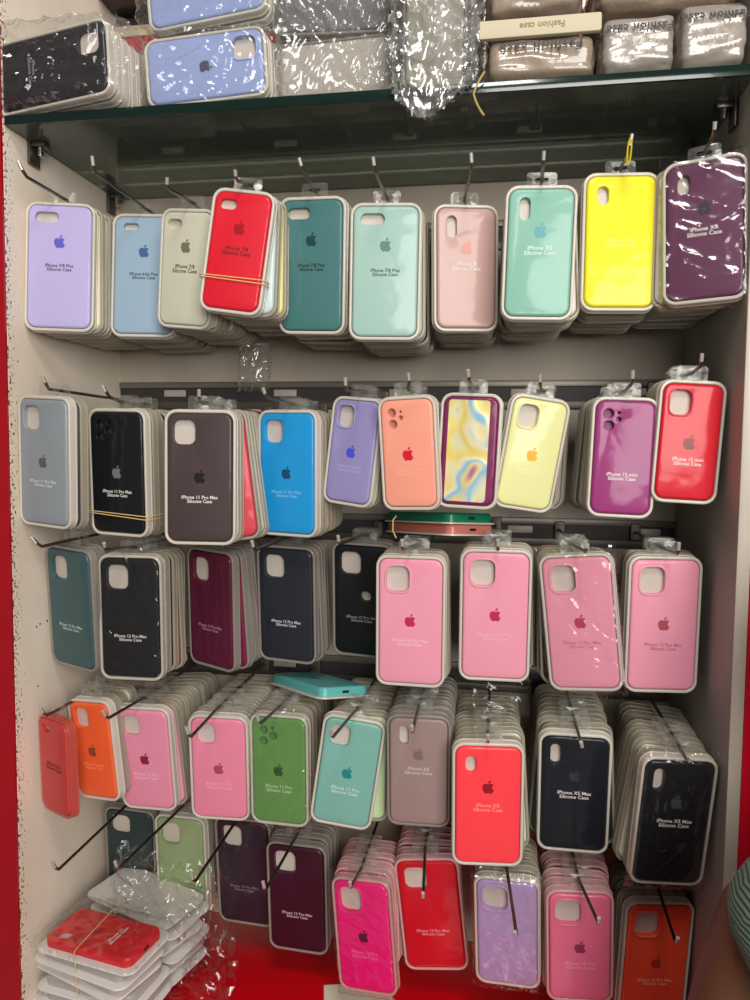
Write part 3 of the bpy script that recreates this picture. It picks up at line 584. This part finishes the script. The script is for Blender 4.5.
def wrap(label, x0, x1, y0, y1, z0, z1, seed, mat=None, amp=.007, step=.0055, name='plastic_wrap', droop=0, cat='plastic wrap', fq=34):
    """film drawn round a bundle: a rounded shell with sharp irregular folds"""
    bm = bmesh.new()
    box(bm, x0, x1, y0, y1, z0, z1)
    bmesh.ops.triangulate(bm, faces=bm.faces)
    for it in range(8):
        es = [e for e in bm.edges if e.calc_length() > step]
        if not es: break
        bmesh.ops.subdivide_edges(bm, edges=es, cuts=1); bmesh.ops.triangulate(bm, faces=bm.faces)
    r = random.Random(seed); c = Vector(((x0+x1)/2, (y0+y1)/2, (z0+z1)/2)); hx, hy, hz = (x1-x0)/2, (y1-y0)/2, (z1-z0)/2
    for v in bm.verts:
        q = v.co-c; n = Vector((q.x/hx, q.y/hy, q.z/hz))
        rad = (abs(n.x)**7+abs(n.y)**7+abs(n.z)**7)**(1/7)
        q = q/rad if rad > 0 else q
        sv = Vector((seed*1.7, seed, -seed)); wp = noise.noise_vector(v.co*16+sv)*.9
        a = (1-abs(noise.noise(v.co*fq+wp+sv)))**4
        b = (1-abs(noise.noise(v.co*fq*2.1+wp*1.7-sv)))**5
        d = amp*(.8*a+.55*b)-amp*.3
        dirn = q.normalized()
        v.co = c+q+dirn*d+Vector((r.uniform(-1, 1), r.uniform(-1, 1), r.uniform(-1, 1)))*step*.05
        if v.co.z < z0+.001 and not droop: v.co.z = z0+.001*r.random()
        if droop and v.co.y < y0+.05: v.co.z -= droop*(1-max(0, v.co.y-y0)/.05)*max(0, 1-(v.co.z-z0)/.06)*(.35+.9*max(0, 1-abs(v.co.x-c.x+.008)/hx))
    o = link(name, finish(bm, name, 60), mat or M_WRAP)
    return tag(o, label, cat)

SZ = 1.178     # top face of the glass
def bundle(key, t, xc, zc, y0, n, col, front, turn, tilt, label):
    for k in range(n):
        M = Matrix.Translation((xc+.001*k+rnd.uniform(-.001, .001), y0+.0172*k, zc)) @ rot(turn, 90+tilt*(1 if k == 0 else .6), 0)
        if k == 0: package(t, M, col, label, None, front, M_TRAY, tab=False)
        else: package(t, M, rnd.choice(PALE[:6]), '%s package behind the %s front one on the glass shelf' % (ORD[k], key), 'wrapped packages behind the %s one' % key, None, M_TRAY, tab=False)
bundle('wrapped black', '11pm', .072, SZ+.050, -.300, 13, (30, 26, 32), dict(style=None, text=T('iPhone 11'), tcol=(150, 150, 156)), 8, -3, 'black phone case in cling film, front of the bundle on the glass shelf')
bundle('wrapped light blue', '11p', .262, SZ+.053, -.268, 12, (146, 162, 206), dict(logo=(74, 80, 96), ring=1), -2, -4, 'light blue phone case in cling film standing directly on the glass shelf')
bundle('upper light blue', '11p', .262, SZ+.150, -.268, 3, (146, 162, 206), dict(logo=(74, 80, 96)), 2, -5, 'light blue phone case stacked on top of the other light blue bundle')
M_CLING = clear_film('cling_over_cases', (.97, .97, .97), .04, .08, .01)
wrap('cling film round the bundle of the black case', -.012, .176, -.316, -.07, SZ+.002, SZ+.110, 41, M_CLING, .008, .0055)
wrap('cling film round the light blue bundle standing on the shelf', .174, .352, -.282, -.055, SZ+.002, SZ+.102, 42, M_CLING, .008, .0055)
wrap('cling film round the upper light blue bundle', .174, .352, -.282, -.21, SZ+.103, SZ+.202, 43, M_CLING, .008, .0055)
def inner_box(label, x0, x1, y0, y1, z0, z1, col, nm='cardboard_sleeve'):
    bm = bmesh.new(); box(bm, x0, x1, y0, y1, z0, z1, .004)
    o = link(nm, finish(bm, nm), plain('m_'+label[:18], col, .6, noise_amt=.2)); return tag(o, label, 'carton')
# pale packages standing inside the two strongly crinkled bundles
for k in range(3):
    package('13p', Matrix.Translation((.418+.002*k, -.240+.020*k, SZ+.048)) @ rot(3, 90, 0), (196, 188, 180), '%s pale package inside the crinkled bundle next to the light blue ones' % ORD[k+1], 'pale packages inside the crinkled bundle', None, M_TRAYG, tab=False)
for k in range(2):
    package('13p', Matrix.Translation((.420+.003*k, -.236+.024*k, SZ+.140)) @ rot(-4, 90, 0), (112, 110, 112), '%s package of the upper layer inside the crinkled bundle on the shelf' % ORD[k+1], 'upper packages inside the crinkled bundle', None, M_TRAYG, tab=False)
wrap('heavily crinkled clear wrap round pale packages beside the light blue bundle', .352, .494, -.266, -.12, SZ+.016, SZ+.196, 44, M_WRAP, .012, .0042, fq=38)
for k in range(3):
    package('12m', Matrix.Translation((.548+.001*k, -.262+.020*k, SZ+.080)) @ rot(-3, 0, 0), PALE[k+6], '%s package inside the silvery crumpled wrap overhanging the shelf' % ORD[k+1], 'packages inside the silvery wrap', None, M_TRAYG, tab=False)
M_SILV = clear_film('silvery_wrap', (.72, .72, .72), .22, .2, .10)
wrap('silvery crumpled plastic wrap drooping over the glass shelf edge', .502, .597, -.312, -.14, SZ+.004, SZ+.165, 45, M_SILV, .013, .004, fq=40, droop=.042)

# printed pouches
M_POUCH = plain('pouch_plastic', rgb(158, 140, 122), .3, 0, .6, .35, 60, .5)
M_POUCHW = plain('pouch_bright', rgb(168, 158, 148), .25, .05, .8, .4, 80, .6)
M_CREAM = plain('cream_header_card', rgb(188, 178, 150), .5)
def pouch(label, x0, x1, y0, y1, z0, z1, seed, mat, text_at=None):
    bm = bmesh.new(); box(bm, x0, x1, y0, y1, z0, z1)
    bmesh.ops.triangulate(bm, faces=bm.faces)
    for it in range(8):
        es = [e for e in bm.edges if e.calc_length() > .006]
        if not es: break
        bmesh.ops.subdivide_edges(bm, edges=es, cuts=1); bmesh.ops.triangulate(bm, faces=bm.faces)
    c = Vector(((x0+x1)/2, (y0+y1)/2, (z0+z1)/2)); hx, hy, hz = (x1-x0)/2, (y1-y0)/2, (z1-z0)/2
    for v in bm.verts:
        q = v.co-c; n = Vector((q.x/hx, q.y/hy, q.z/hz))
        rad = (abs(n.x)**14+abs(n.y)**5+abs(n.z)**5)**(1/6)
        q = q/max(rad, 1) if rad else q
        d = .0035*noise.noise(Vector((v.co.x*26, v.co.y*50, v.co.z*110))+Vector((seed, seed, 0)))
        v.co = c+q+q.normalized()*d
    zmin = min(v.co.z for v in bm.verts)
    for v in bm.verts: v.co.z += z0-zmin
    o = link('printed_pouch', finish(bm, 'printed_pouch', 60), mat); tag(o, label, 'plastic pouch', None)
    tm = text_mesh('Fashion case', .0165 if x1-x0 > .1 else .0128, .0003, 1.1)
    tx = link('lettering', tm, plain('pouch_ink', rgb(44, 42, 44), .5), o)
    zc = z0+(z1-z0)*.70
    tx.matrix_world = Matrix.Translation((text_at if text_at is not None else (x0+x1)/2, y0-.0042, zc)) @ Matrix.Rotation(R(-12), 4, 'X') @ Matrix.Rotation(R(180), 4, 'Y')
    return o
pouch('brownish printed pouch under the cream header card, beside the silvery wrap', .606, .737, -.285, -.03, SZ+.001, SZ+.054, 1, M_POUCH)
pouch('shiny printed pouch lying between the cream-carded pouch and the next one', .735, .822, -.283, -.03, SZ+.001, SZ+.072, 2, M_POUCHW)
pouch('printed pouch touching the side wall on the glass shelf', .820, .896, -.286, -.03, SZ+.001, SZ+.078, 3, M_POUCHW)
pouch('brownish printed pouch stacked above the cream header card', .606, .722, -.270, -.03, SZ+.082, SZ+.150, 4, M_POUCH)
pouch('long printed pouch stacked on top by the side wall', .728, .895, -.268, -.03, SZ+.080, SZ+.150, 5, M_POUCH)
bm = bmesh.new(); slab(bm, (.668, SZ+.058, .138, .020, .003), [], -.291, -.285, .001)
card = link('header_card', finish(bm, 'header_card'), M_CREAM)
tag(card, 'cream header card across the front of the brownish pouch', 'card')
tx = link('lettering', text_mesh('Fashion case', .010, .0002), plain('card_ink', rgb(150, 132, 96), .6), card)
tx.matrix_world = Matrix.Translation((.672, -.2915, SZ+.059)) @ Matrix.Rotation(R(180), 4, 'Y')
# paper labels on the undersides of the pouches, seen through the glass
for (lx, lw) in ((.668, .075), (.782, .045)):
    bm = bmesh.new()
    box(bm, lx-lw/2, lx+lw/2, -.235, -.205, SZ+.0002, SZ+.0008)
    o = link('paper_label', finish(bm, 'paper_label'), plain('label_paper', rgb(170, 170, 160), .6))
    tag(o, 'small paper label under the %s pouch, seen through the glass' % ('brownish' if lx < .7 else 'shiny'), 'paper label')
    bm = bmesh.new()
    for k in range(7):
        if k != 3: box(bm, lx-lw*.38+k*lw*.11, lx-lw*.38+k*lw*.11+lw*.07, -.226+.002*(k % 2), -.214, SZ-.0002, SZ+.0003)
    link('printed_marks', finish(bm, 'printed_marks'), plain('label_ink', rgb(40, 40, 42), .6), o)

# ------------------------------------------------------------------ glass shelf
mt, N, L, p = newmat('green_glass'); N.remove(p)
tr = N.new('ShaderNodeBsdfTransparent'); tr.inputs[0].default_value = (.90, .95, .92, 1)
gl = N.new('ShaderNodeBsdfGlossy'); gl.inputs['Roughness'].default_value = .03; gl.inputs[0].default_value = (.92, 1, .95, 1)
fr = N.new('ShaderNodeFresnel'); fr.inputs['IOR'].default_value = 1.52
mx = N.new('ShaderNodeMixShader'); L.new(fr.outputs[0], mx.inputs[0]); L.new(tr.outputs[0], mx.inputs[1]); L.new(gl.outputs[0], mx.inputs[2]); dd = N.new('ShaderNodeBsdfDiffuse'); dd.inputs[0].default_value = (.52, .58, .53, 1); mz = N.new('ShaderNodeMixShader'); mz.inputs[0].default_value = .11
L.new(mx.outputs[0], mz.inputs[1]); L.new(dd.outputs[0], mz.inputs[2]); L.new(mz.outputs[0], N['Material Output'].inputs[0])
M_GLASS = mt
shelf = box_obj('glass_shelf', (.001, .899, -.2885, -.008, 1.166, 1.178), M_GLASS)
tag(shelf, 'green-tinted glass shelf spanning the cabinet above the top row of pegs', 'shelf')
e = box_obj('polished_edge', (.001, .899, -.2925, -.2885, 1.166, 1.178), plain('green_glass_edge', rgb(10, 34, 28), .15, 0, .3), shelf, .0008)
e['label'] = 'dark green polished front edge'
M_BRK = plain('bracket_metal', rgb(96, 92, 86), .35, .8)
def bracket(x, y, side, label):
    root = empty('shelf_bracket'); root.location = (x, y, 1.166); tag(root, label, 'bracket', 'shelf brackets')
    s = side
    bm = bmesh.new()
    box(bm, min(0, s*.004), max(0, s*.004), -.012, .012, -.030, .018, .0012)
    link('wall_plate', finish(bm, 'wall_plate'), M_BRK, root)
    bm = bmesh.new()
    box(bm, min(s*.004, s*.022), max(s*.004, s*.022), -.008, .008, -.007, -.0004, .001)
    box(bm, min(s*.004, s*.022), max(s*.004, s*.022), -.008, .008, .0124, .017, .001)
    link('clamp_jaw', finish(bm, 'clamp_jaw'), M_BRK, root)
    bm = bmesh.new(); tube(bm, [(s*.012, 0, -.018), (s*.012, 0, -.007)], .004, 12)
    link('clamp_screw', finish(bm, 'clamp_screw'), M_CHROME, root)
bracket(.0015, -.235, 1, 'metal shelf bracket near the front of the white side wall')
bracket(.0015, -.030, 1, 'metal shelf bracket in the back corner of the white side wall')
bracket(.8985, -.225, -1, 'metal shelf bracket near the front of the shaded side wall')
bracket(.8985, -.030, -1, 'metal shelf bracket in the back corner of the shaded side wall')

# ------------------------------------------------------------------ cabinet shell
def wall_mat(name, base, dirt, chips=False, edge_y=None):
    mt, N, L, p = newmat(name); p.inputs['Roughness'].default_value = .6
    tc = N.new('ShaderNodeTexCoord'); n1 = N.new('ShaderNodeTexNoise'); n1.inputs['Scale'].default_value = 6; n1.inputs['Detail'].default_value = 5
    mp = N.new('ShaderNodeMapping'); mp.inputs['Scale'].default_value = (1, 1, .35)
    L.new(tc.outputs['Object'], mp.inputs['Vector']); L.new(mp.outputs[0], n1.inputs['Vector'])
    m1 = N.new('ShaderNodeMix'); m1.data_type = 'RGBA'; m1.inputs[6].default_value = base; m1.inputs[7].default_value = dirt
    cr = N.new('ShaderNodeValToRGB'); cr.color_ramp.elements[0].position = .35; cr.color_ramp.elements[1].position = .8
    L.new(n1.outputs['Fac'], cr.inputs[0]); L.new(cr.outputs[0], m1.inputs[0])
    last = m1.outputs[2]
    if chips:
        n2 = N.new('ShaderNodeTexNoise'); n2.inputs['Scale'].default_value = 240; n2.inputs['Detail'].default_value = 3
        L.new(tc.outputs['Object'], n2.inputs['Vector'])
        sp = N.new('ShaderNodeSeparateXYZ'); L.new(tc.outputs['Object'], sp.inputs[0])
        mr = N.new('ShaderNodeMapRange'); mr.inputs['From Min'].default_value = -.296; mr.inputs['From Max'].default_value = -.262
        mr.inputs['To Min'].default_value = .10; mr.inputs['To Max'].default_value = -.14
        L.new(sp.outputs['Y'], mr.inputs['Value'])
        ad = N.new('ShaderNodeMath'); ad.operation = 'ADD'; L.new(n2.outputs['Fac'], ad.inputs[0]); L.new(mr.outputs[0], ad.inputs[1])
        c2 = N.new('ShaderNodeValToRGB'); c2.color_ramp.elements[0].position = .6; c2.color_ramp.elements[1].position = .66
        L.new(ad.outputs[0], c2.inputs[0])
        m2 = N.new('ShaderNodeMix'); m2.data_type = 'RGBA'; m2.inputs[7].default_value = rgb(92, 78, 66)
        L.new(c2.outputs[0], m2.inputs[0]); L.new(last, m2.inputs[6]); last = m2.outputs[2]
    L.new(last, p.inputs['Base Color'])
    return mt
M_WL = wall_mat('worn_white_paint', rgb(250, 238, 222), rgb(224, 206, 184), True)
M_WR = wall_mat('shaded_white_wall', rgb(172, 164, 156), rgb(132, 124, 118))  # white wall, its shade put into a greyer base colour
M_WB = wall_mat('back_panel_paint', rgb(190, 180, 164), rgb(160, 150, 136))
M_RED = plain('red_gloss_panel', rgb(168, 4, 22), .22, 0, .5, .15, 8)
M_REDB = plain('red_bright_panel', rgb(240, 24, 50), .2, 0, .6)
def struct(name, dims, mat, bev=0):
    return tag(box_obj(name, dims, mat, bev=bev), kind='structure')
struct('wall_left', (-.020, 0, -.2935, .02, CZ-.02, 1.85), M_WL)
struct('wall_right', (.90, .914, -.2935, .02, CZ-.02, 1.85), M_WR)
struct('trim_1', (.9001, .9145, -.2965, -.2935, CZ-.02, 1.85), plain('light_edge_band', rgb(196, 184, 170), .4, noise_amt=.2, nscale=14), .001)
struct('wall_back', (-.02, .92, .0, .015, CZ-.02, 1.40), M_WB)
struct('wall_back_upper', (-.02, .92, .0, .015, 1.44, 1.85), plain('recess_shade', rgb(46, 44, 44), .6))  # dark sheet, its colour standing for the shade of the open cavity
struct('trim_2', (.0, .90, -.004, .015, 1.40, 1.424), M_RED)
struct('trim_3', (.0, .90, -.008, .015, 1.424, 1.44), plain('cream_ledge', rgb(190, 176, 150), .5))
struct('wall_front_left', (-.75, -.0005, -.2975, -.2937, -.85, 1.85), M_RED)
struct('wall_front_right', (.9147, 1.9, -.2975, -.2937, .262, 1.85), plain('red_side_panel', rgb(206, 8, 38), .25, 0, .5, .15, 6))
struct('trim_4', (.9147, 1.9, -.3015, -.2937, CZ-.8, .258), M_REDB)
struct('trim_5', (.9350, .9400, -.3045, -.3015, CZ-.8, .258), M_RED, .001)
struct('floor', (-1.5, 3, -3, -.2, -.87, -.85), plain('floor_tile', rgb(150, 146, 140), .4, noise_amt=.2, nscale=5))
# faint screw holes on the painted side wall
bm = bmesh.new()
for (y, z) in ((-.245, .915), (-.238, .915), (-.245, .505), (-.237, .507), (-.22, .5075), (-.245, .42)):
    tube(bm, [(.0, y, z), (.0006, y, z)], .0013, 8)
tag(link('screw_holes', finish(bm, 'screw_holes'), plain('hole_dark', rgb(30, 26, 24), .8)), 'small dark screw holes in the painted side wall', 'screw holes', kind='stuff')
# slatted back: grooves with metal rails that carry the pegs
def rail(z, label):
    root = empty('peg_rail'); root.location = (.45, 0, z); tag(root, label, 'rail', 'metal peg rails across the back panel')
    bm = bmesh.new(); box(bm, -.449, .449, -.007, -.0005, .004, .014, .001)
    link('upper_lip', finish(bm, 'upper_lip'), plain('lip_metal', rgb(120, 112, 102), .4, .3), root)
    bm = bmesh.new(); box(bm, -.449, .449, -.0025, -.0003, -.018, .004)
    link('groove', finish(bm, 'groove'), plain('groove_dark', rgb(48, 44, 42), .6), root)
    bm = bmesh.new(); box(bm, -.449, .449, -.0055, -.0005, -.030, -.018, .001)
    link('lower_lip', finish(bm, 'lower_lip'), M_RAIL, root)
    for k in range(5):
        bm = bmesh.new(); x = -.37+.19*k; box(bm, x, x+.038, -.0042, -.0024, -.010, .001, .0008)
        link('slot_plate', finish(bm, 'slot_plate'), plain('slot_pale', rgb(176, 168, 158), .4), root)
for z, nm in ((1.095, 'top'), (.852, 'second'), (.640, 'third'), (.405, 'fourth'), (.195, 'lowest')):
    rail(z, 'dark metal rail behind the %s row of packages' % nm)
# black bracket box in the upper corner
bm = bmesh.new()
box(bm, .004, .10, -.07, -.002, 1.455, 1.60, .006)
bx = link('junction_box', finish(bm, 'junction_box'), plain('black_box', rgb(26, 27, 28), .4)); tag(bx, 'black box fixed in the upper back corner above the red strip', 'box')
bm = bmesh.new(); tube(bm, [(.022, -.072, 1.50), (.022, -.086, 1.49), (.024, -.084, 1.462), (.03, -.07, 1.45)], .006, 10)
link('cable', finish(bm, 'cable'), plain('black_cable', rgb(18, 18, 18), .5), bx)

# ------------------------------------------------------------------ counter
counter = empty('display_counter'); counter.location = (.45, -.3, CZ); tag(counter, 'glossy red counter top under the lowest row of packages', 'counter')
bm = bmesh.new(); box(bm, -.449, .449, -.10, .299, -.018, 0, .002)
link('counter_top', finish(bm, 'counter_top'), plain('red_counter', rgb(226, 6, 24), .2, 0, .6, .12, 9), counter)
bm = bmesh.new(); box(bm, -.449, .449, -.095, .0, -.80, -.018)
link('counter_front', finish(bm, 'counter_front'), M_RED, counter)
bm = bmesh.new(); slab(bm, (0, 0, .10, .085, .002), [], -.0003, .0003, .0001, 1, 2)
pp = link('paper_sheet', finish(bm, 'paper_sheet'), plain('white_paper', rgb(232, 226, 206), .6)); pp.matrix_world = Matrix.Translation((.450, -.172, CZ+.0006)) @ Matrix.Rotation(R(14), 4, 'Z') @ Matrix.Rotation(R(-90), 4, 'X')
tag(pp, 'white sheet of paper lying on the red counter under the hot pink case', 'paper')

# ------------------------------------------------------------------ the person at the frame's edge
def skin_body(name, verts, edges, radii, mat, parent=None, sub=2):
    me = bpy.data.meshes.new(name); me.from_pydata(verts, edges, [])
    o = bpy.data.objects.new(name, me); COL.objects.link(o)
    md = o.modifiers.new('s', 'SKIN'); md.use_smooth_shade = True
    for i, r in enumerate(radii):
        me.skin_vertices[0].data[i].radius = r if isinstance(r, tuple) else (r, r)
    me.skin_vertices[0].data[0].use_root = True
    s = o.modifiers.new('d', 'SUBSURF'); s.levels = s.render_levels = sub
    dg = bpy.context.evaluated_depsgraph_get()
    m2 = bpy.data.meshes.new_from_object(o.evaluated_get(dg)); bpy.data.objects.remove(o)
    m2.polygons.foreach_set('use_smooth', [True]*len(m2.polygons)); m2.materials.clear()
    return link(name, m2, mat, parent)
PX, PY = 1.005, -.50
V = [(PX, PY, .06), (PX, PY, .22), (PX, PY+.01, .38), (PX, PY, .50), (PX, PY+.01, .585), (PX, PY+.015, .66), (PX-.005, PY+.02, .735), (PX, PY+.02, .80)]
Rr = [(.14, .11), (.125, .095), (.15, .105), (.12, .085), .052, (.068, .08), (.078, .095), (.05, .06)]
Ed = [(i, i+1) for i in range(7)]
def chain(start, pts, rad):
    p = start
    for q, r in zip(pts, rad):
        V.append(q); Rr.append(r); Ed.append((p, len(V)-1)); p = len(V)-1
    return p
# the arm whose elbow shows: shoulder, elbow pushed out sideways, forearm back to the hip
sh = chain(3, [(PX-.145, PY+.02, .482), (PX-.165, PY+.025, .40), (PX-.185, PY+.06, .18)], [.054, .049, .042])
w1 = chain(sh, [(PX-.178, PY+.0, .04), (PX-.140, PY-.06, -.05)], [.040, .028])
h1 = chain(w1, [(PX-.125, PY-.10, -.085)], [(.034, .018)])
for k, ln in enumerate((.032, .038, .035, .028)):
    bx_ = PX-.147+.016*k
    chain(h1, [(bx_, PY-.125, -.112), (bx_, PY-.125-ln*.4, -.112-ln*.7), (bx_+.002, PY-.120-ln*.3, -.112-ln*1.35)], [.009, .0085, .0075])
chain(w1, [(PX-.155, PY-.095, -.066), (PX-.168, PY-.118, -.094)], [.011, .009])
# other arm
s2 = chain(3, [(PX+.15, PY, .48), (PX+.20, PY-.02, .20), (PX+.20, PY-.10, -.03)], [.060, .045, .028])
h2 = chain(s2, [(PX+.20, PY-.13, -.085)], [(.034, .018)])
for k, ln in enumerate((.032, .038, .035, .028)):
    bx_ = PX+.178+.016*k
    chain(h2, [(bx_, PY-.145, -.125), (bx_, PY-.145-ln*.3, -.125-ln*.7), (bx_, PY-.140-ln*.2, -.125-ln*1.4)], [.009, .0085, .0075])
chain(s2, [(PX+.172, PY-.135, -.070), (PX+.160, PY-.150, -.10)], [.011, .009])
for s in (-1, 1):
    ft = chain(0, [(PX+s*.09, PY, -.02), (PX+s*.10, PY-.01, -.38), (PX+s*.10, PY+.01, -.77), (PX+s*.10, PY+.03, -.815), (PX+s*.11, PY-.10, -.828)], [.095, .062, .042, .034, (.040, .020)])
M_SKIN = plain('brown_skin', rgb(112, 72, 50), .5, noise_amt=.15, nscale=30)
person = skin_body('person', V, Ed, Rr, M_SKIN)
person.matrix_world = Matrix.Translation((PX, PY, -.85)) @ Matrix.Scale(.88, 4) @ Matrix.Translation((-PX, -PY, .85))
tag(person, 'person in a sage green ribbed shirt standing beside the cabinet, elbow showing', 'person')
# face and hair
bm = bmesh.new()
for (dx, dz, r) in ((-.03, .745, .0095), (.03, .745, .0095)):
    bmesh.ops.create_uvsphere(bm, u_segments=12, v_segments=8, radius=r, matrix=Matrix.Translation((PX+dx*.9-.004, PY-.0535, dz-.004)))
link('eyes', finish(bm, 'eyes'), plain('eye_white', rgb(220, 214, 206), .2), person)
bm = bmesh.new()
for dx in (-.027, .027):
    bmesh.ops.create_uvsphere(bm, u_segments=12, v_segments=8, radius=.0046, matrix=Matrix.Translation((PX+dx-.004, PY-.0592, .741)))
link('pupils', finish(bm, 'pupils'), plain('eye_dark', rgb(30, 20, 14), .2), person)
for dx in (-.078, .070):
    bm = bmesh.new(); bmesh.ops.create_uvsphere(bm, u_segments=12, v_segments=10, radius=1, matrix=Matrix.Translation((PX+dx, PY+.02, .722)) @ Matrix.Diagonal((.009, .018, .030, 1)))
    link('ear', finish(bm, 'ear', 80), M_SKIN, person)
bm = bmesh.new(); bmesh.ops.create_cone(bm, segments=10, radius1=.015, radius2=.004, depth=.045, cap_ends=True, matrix=Matrix.Translation((PX-.004, PY-.082, .722)) @ Matrix.Rotation(R(-12), 4, 'X'))
link('nose', finish(bm, 'nose', 80), M_SKIN, person)
bm = bmesh.new(); tube(bm, [(PX-.03, PY-.072, .685), (PX-.012, PY-.084, .688), (PX, PY-.086, .686), (PX+.012, PY-.084, .688), (PX+.026, PY-.072, .685)], [.002, .005, .006, .005, .002], 8)
link('mouth', finish(bm, 'mouth'), plain('lips', rgb(120, 60, 54), .5), person)
bm = bmesh.new(); bmesh.ops.create_uvsphere(bm, u_segments=24, v_segments=16, radius=1, matrix=Matrix.Translation((PX-.004, PY+.035, .765)) @ Matrix.Diagonal((.088, .102, .098, 1)))
bmesh.ops.delete(bm, geom=[v for v in bm.verts if v.co.z < .745 and v.co.y < PY+.03 or v.co.z < .69], context='VERTS')
for v in bm.verts: v.co += Vector((1, 1, 1))*.003*noise.noise(v.co*90)
link('hair', finish(bm, 'hair', 60), plain('black_hair', rgb(24, 20, 18), .45), person)
# shirt: torso and short sleeves a little wider than the body, fine ribs in the weave
mt, N, L, p = newmat('ribbed_knit'); p.inputs['Base Color'].default_value = rgb(108, 138, 122); p.inputs['Roughness'].default_value = .9
tc = N.new('ShaderNodeTexCoord'); wv = N.new('ShaderNodeTexWave'); wv.bands_direction = 'Z'; wv.inputs['Scale'].default_value = 60; wv.inputs['Distortion'].default_value = 1.5
bp = N.new('ShaderNodeBump'); bp.inputs['Strength'].default_value = .8; bp.inputs['Distance'].default_value = .003
L.new(tc.outputs['Object'], wv.inputs['Vector']); L.new(wv.outputs['Fac'], bp.inputs['Height']); L.new(bp.outputs['Normal'], p.inputs['Normal'])
M_KNIT = mt
sv = [(PX, PY-.005, .02), (PX, PY-.01, .22), (PX, PY, .38), (PX, PY-.005, .49), (PX-.120, PY-.01, .490), (PX-.158, PY-.005, .450), (PX+.15, PY, .485), (PX+.185, PY-.015, .30)]
skin_body('shirt', sv, [(0, 1), (1, 2), (2, 3), (3, 4), (4, 5), (3, 6), (6, 7)], [(.165, .135), (.150, .118), (.165, .122), (.125, .10), .092, .080, .074, .068], M_KNIT, person)
tv = [(PX, PY, .05), (PX-.09, PY, -.04), (PX-.10, PY-.01, -.38), (PX-.10, PY+.01, -.77), (PX+.09, PY, -.04), (PX+.10, PY-.01, -.38), (PX+.10, PY+.01, -.77)]
skin_body('trousers', tv, [(0, 1), (1, 2), (2, 3), (0, 4), (4, 5), (5, 6)], [(.155, .125), .108, .078, .062, .108, .078, .062], plain('dark_trousers', rgb(40, 42, 50), .8), person)

# ------------------------------------------------------------------ light
def area(name, loc, target, size, energy, color=(1, .95, .88), sy=None):
    l = bpy.data.lights.new(name, 'AREA'); l.energy = energy; l.size = size; l.color = color
    if sy: l.shape = 'RECTANGLE'; l.size_y = sy
    o = bpy.data.objects.new(name, l); COL.objects.link(o); o.location = loc
    o.rotation_euler = (Vector(target)-Vector(loc)).to_track_quat('-Z', 'Y').to_euler(); return o
area('ceiling_lamp', (.75, -1.5, 2.1), (.45, -.1, .5), .4, 15, (1, .96, .90))
area('shop_lights', (1.62, -3.0, 1.30), (.45, 0, .65), 1.5, 90, (1, .96, .91), 1.5)
w = bpy.data.worlds.new('world'); sc.world = w; w.use_nodes = True
w.node_tree.nodes['Background'].inputs[0].default_value = (.80, .76, .72, 1); w.node_tree.nodes['Background'].inputs[1].default_value = .19
sc.view_settings.view_transform = 'Standard'; sc.view_settings.look = 'None'; sc.view_settings.gamma = 1; sc.view_settings.use_curve_mapping = False
sc.view_settings.exposure = -.16
sc.cycles.max_bounces = 8; sc.cycles.transparent_max_bounces = 24; sc.cycles.use_denoising = True
sc.cycles.sample_clamp_indirect = 6
import sys; sys.stderr.write("PACKAGES %d\n" % _count[0])
